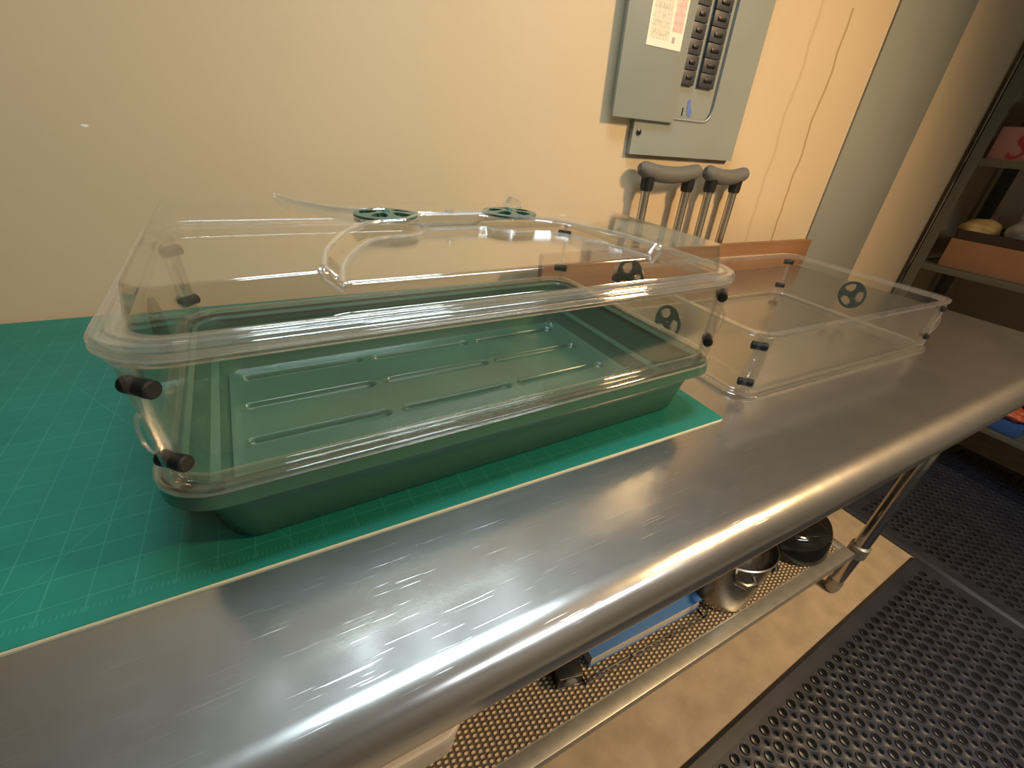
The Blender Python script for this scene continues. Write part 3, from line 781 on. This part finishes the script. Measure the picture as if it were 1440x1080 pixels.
tag(lump('bread_loaf', shelf_pt(.12, -.125, zt+.031), (.075, .065, .042), M['bread'], 3, .06), 'golden bread loaf at the post end of the dark tray', 'bread')
tag(lump('plastic_bag', shelf_pt(.14, -.33, zt+.055), (.095, .115, .085), M['bag'], 5, .16), 'crumpled translucent white plastic bag on the dark tray', 'bag')
tag(lump('fabric_bundle', shelf_pt(.20, -.20, LEV[2]+.18), (.12, .15, .115), M['navy'], 8, .1), 'dark navy cloth bundle lying on top of the lettered carton', 'cloth')
tag(MB().box((0, -.50, 0), (.24, 0, .17), .006).build('black_crate', M['dark_plastic'], loc=shelf_pt(.18, -.42, LEV[0]+.003)), 'black plastic crate on the lowest shelf of the unit', 'crate')
tag(MB().box((0, -.14, 0), (.16, 0, .05), .008).build('blue_caddy', M['blue_plastic'], loc=shelf_pt(.012, -.50, LEV[0]+.003)), 'small blue plastic caddy at the front of the lowest shelf', 'caddy')
tag(lump('orange_glove', shelf_pt(.075, -.57, LEV[0]+.075), (.05, .06, .03), M['orange'], 11, .15), 'bright orange rubber glove on the blue caddy', 'glove')

# ------------------------------------------------------------------ light
def area(name, loc, rot, sx, sy, power, col, parent=None):
    l = bpy.data.lights.new(name, 'AREA'); l.shape = 'RECTANGLE'; l.size = sx; l.size_y = sy; l.energy = power; l.color = col
    o = bpy.data.objects.new(name, l); C.objects.link(o); o.location = loc; o.rotation_euler = rot
    if parent: o.parent = parent
    return o
# cool white ceiling lamp over the propagator, and a small wall lamp with tiny LED heads above the picture
led = tag(empty('ceiling_lamp', (.22, .33, 2.5)), 'short cool white ceiling lamp above the propagator', 'lamp')
MB().box((-.36, -.22, -.12), (.36, .22, -.0005), .008).build('housing', M['fixture'], led)
area('led_light', (0, 0, -.124), (0, 0, 0), .66, .40, 11.5, (.72, .90, 1.0), led).data.spread = math.radians(125)
LZ = 1.84
lamp = tag(empty('wall_lamp', (.13, YW, LZ)), 'white wall lamp with four tiny heads above the propagator', 'lamp')
MB().box((-.40, -.02, .02), (.36, -.0005, .06), .006).build('back_plate', M['fixture'], lamp)
for hx, e in ((-.345, .02), (-.13, .060), (.02, .038), (.285, .05)):
    MB().tube([(hx, -.02, .04), (hx, -.235, .04)], .006, 12).build('arm', M['fixture'], lamp)
    MB().lathe([(.026, .004), (.029, .004), (.029, .03), (.018, .045), (.006, .05)], 24, (hx, -.24, 0)).build('head', M['fixture'], lamp)
    area('head_light', (hx, -.24, .002), (0, 0, 0), .038, .038, e, (.75, .88, 1.0), lamp)
sp_ = bpy.data.lights.new('shaded_bulb', 'SPOT'); sp_.energy = 150; sp_.color = (1.0, .66, .33); sp_.shadow_soft_size = .11
sp_.spot_size = math.radians(122); sp_.spot_blend = 1.0
so = bpy.data.objects.new('shaded_bulb', sp_); C.objects.link(so); so.location = (1.55, -.5, 2.1)
so.rotation_euler = (Vector((.80, .55, .6))-Vector(so.location)).to_track_quat('-Z', 'Y').to_euler()

room = tag(empty('fill_lamp', (1.0, -1.5, 2.5)), 'unseen white fill lamp added behind the camera', 'lamp')
MB().box((-.62, -.17, -.07), (.62, .17, -.0005), .008).build('housing', M['fixture'], room)
area('fill_light', (0, 0, -.074), (0, 0, 0), 1.2, .3, 22, (.84, .92, 1.0), room)  # added fill light, raises the ambient level of the room
w = bpy.data.worlds.new('world'); bpy.context.scene.world = w; w.use_nodes = True
w.node_tree.nodes['Background'].inputs[0].default_value = (1.0, .80, .55, 1); w.node_tree.nodes['Background'].inputs[1].default_value = .06

sc = bpy.context.scene
sc.view_settings.view_transform = 'Standard'; sc.view_settings.look = 'None'; sc.view_settings.gamma = 1; sc.view_settings.use_curve_mapping = False
sc.view_settings.exposure = 0.0
sc.cycles.transparent_max_bounces = 48
sc.cycles.max_bounces = 10
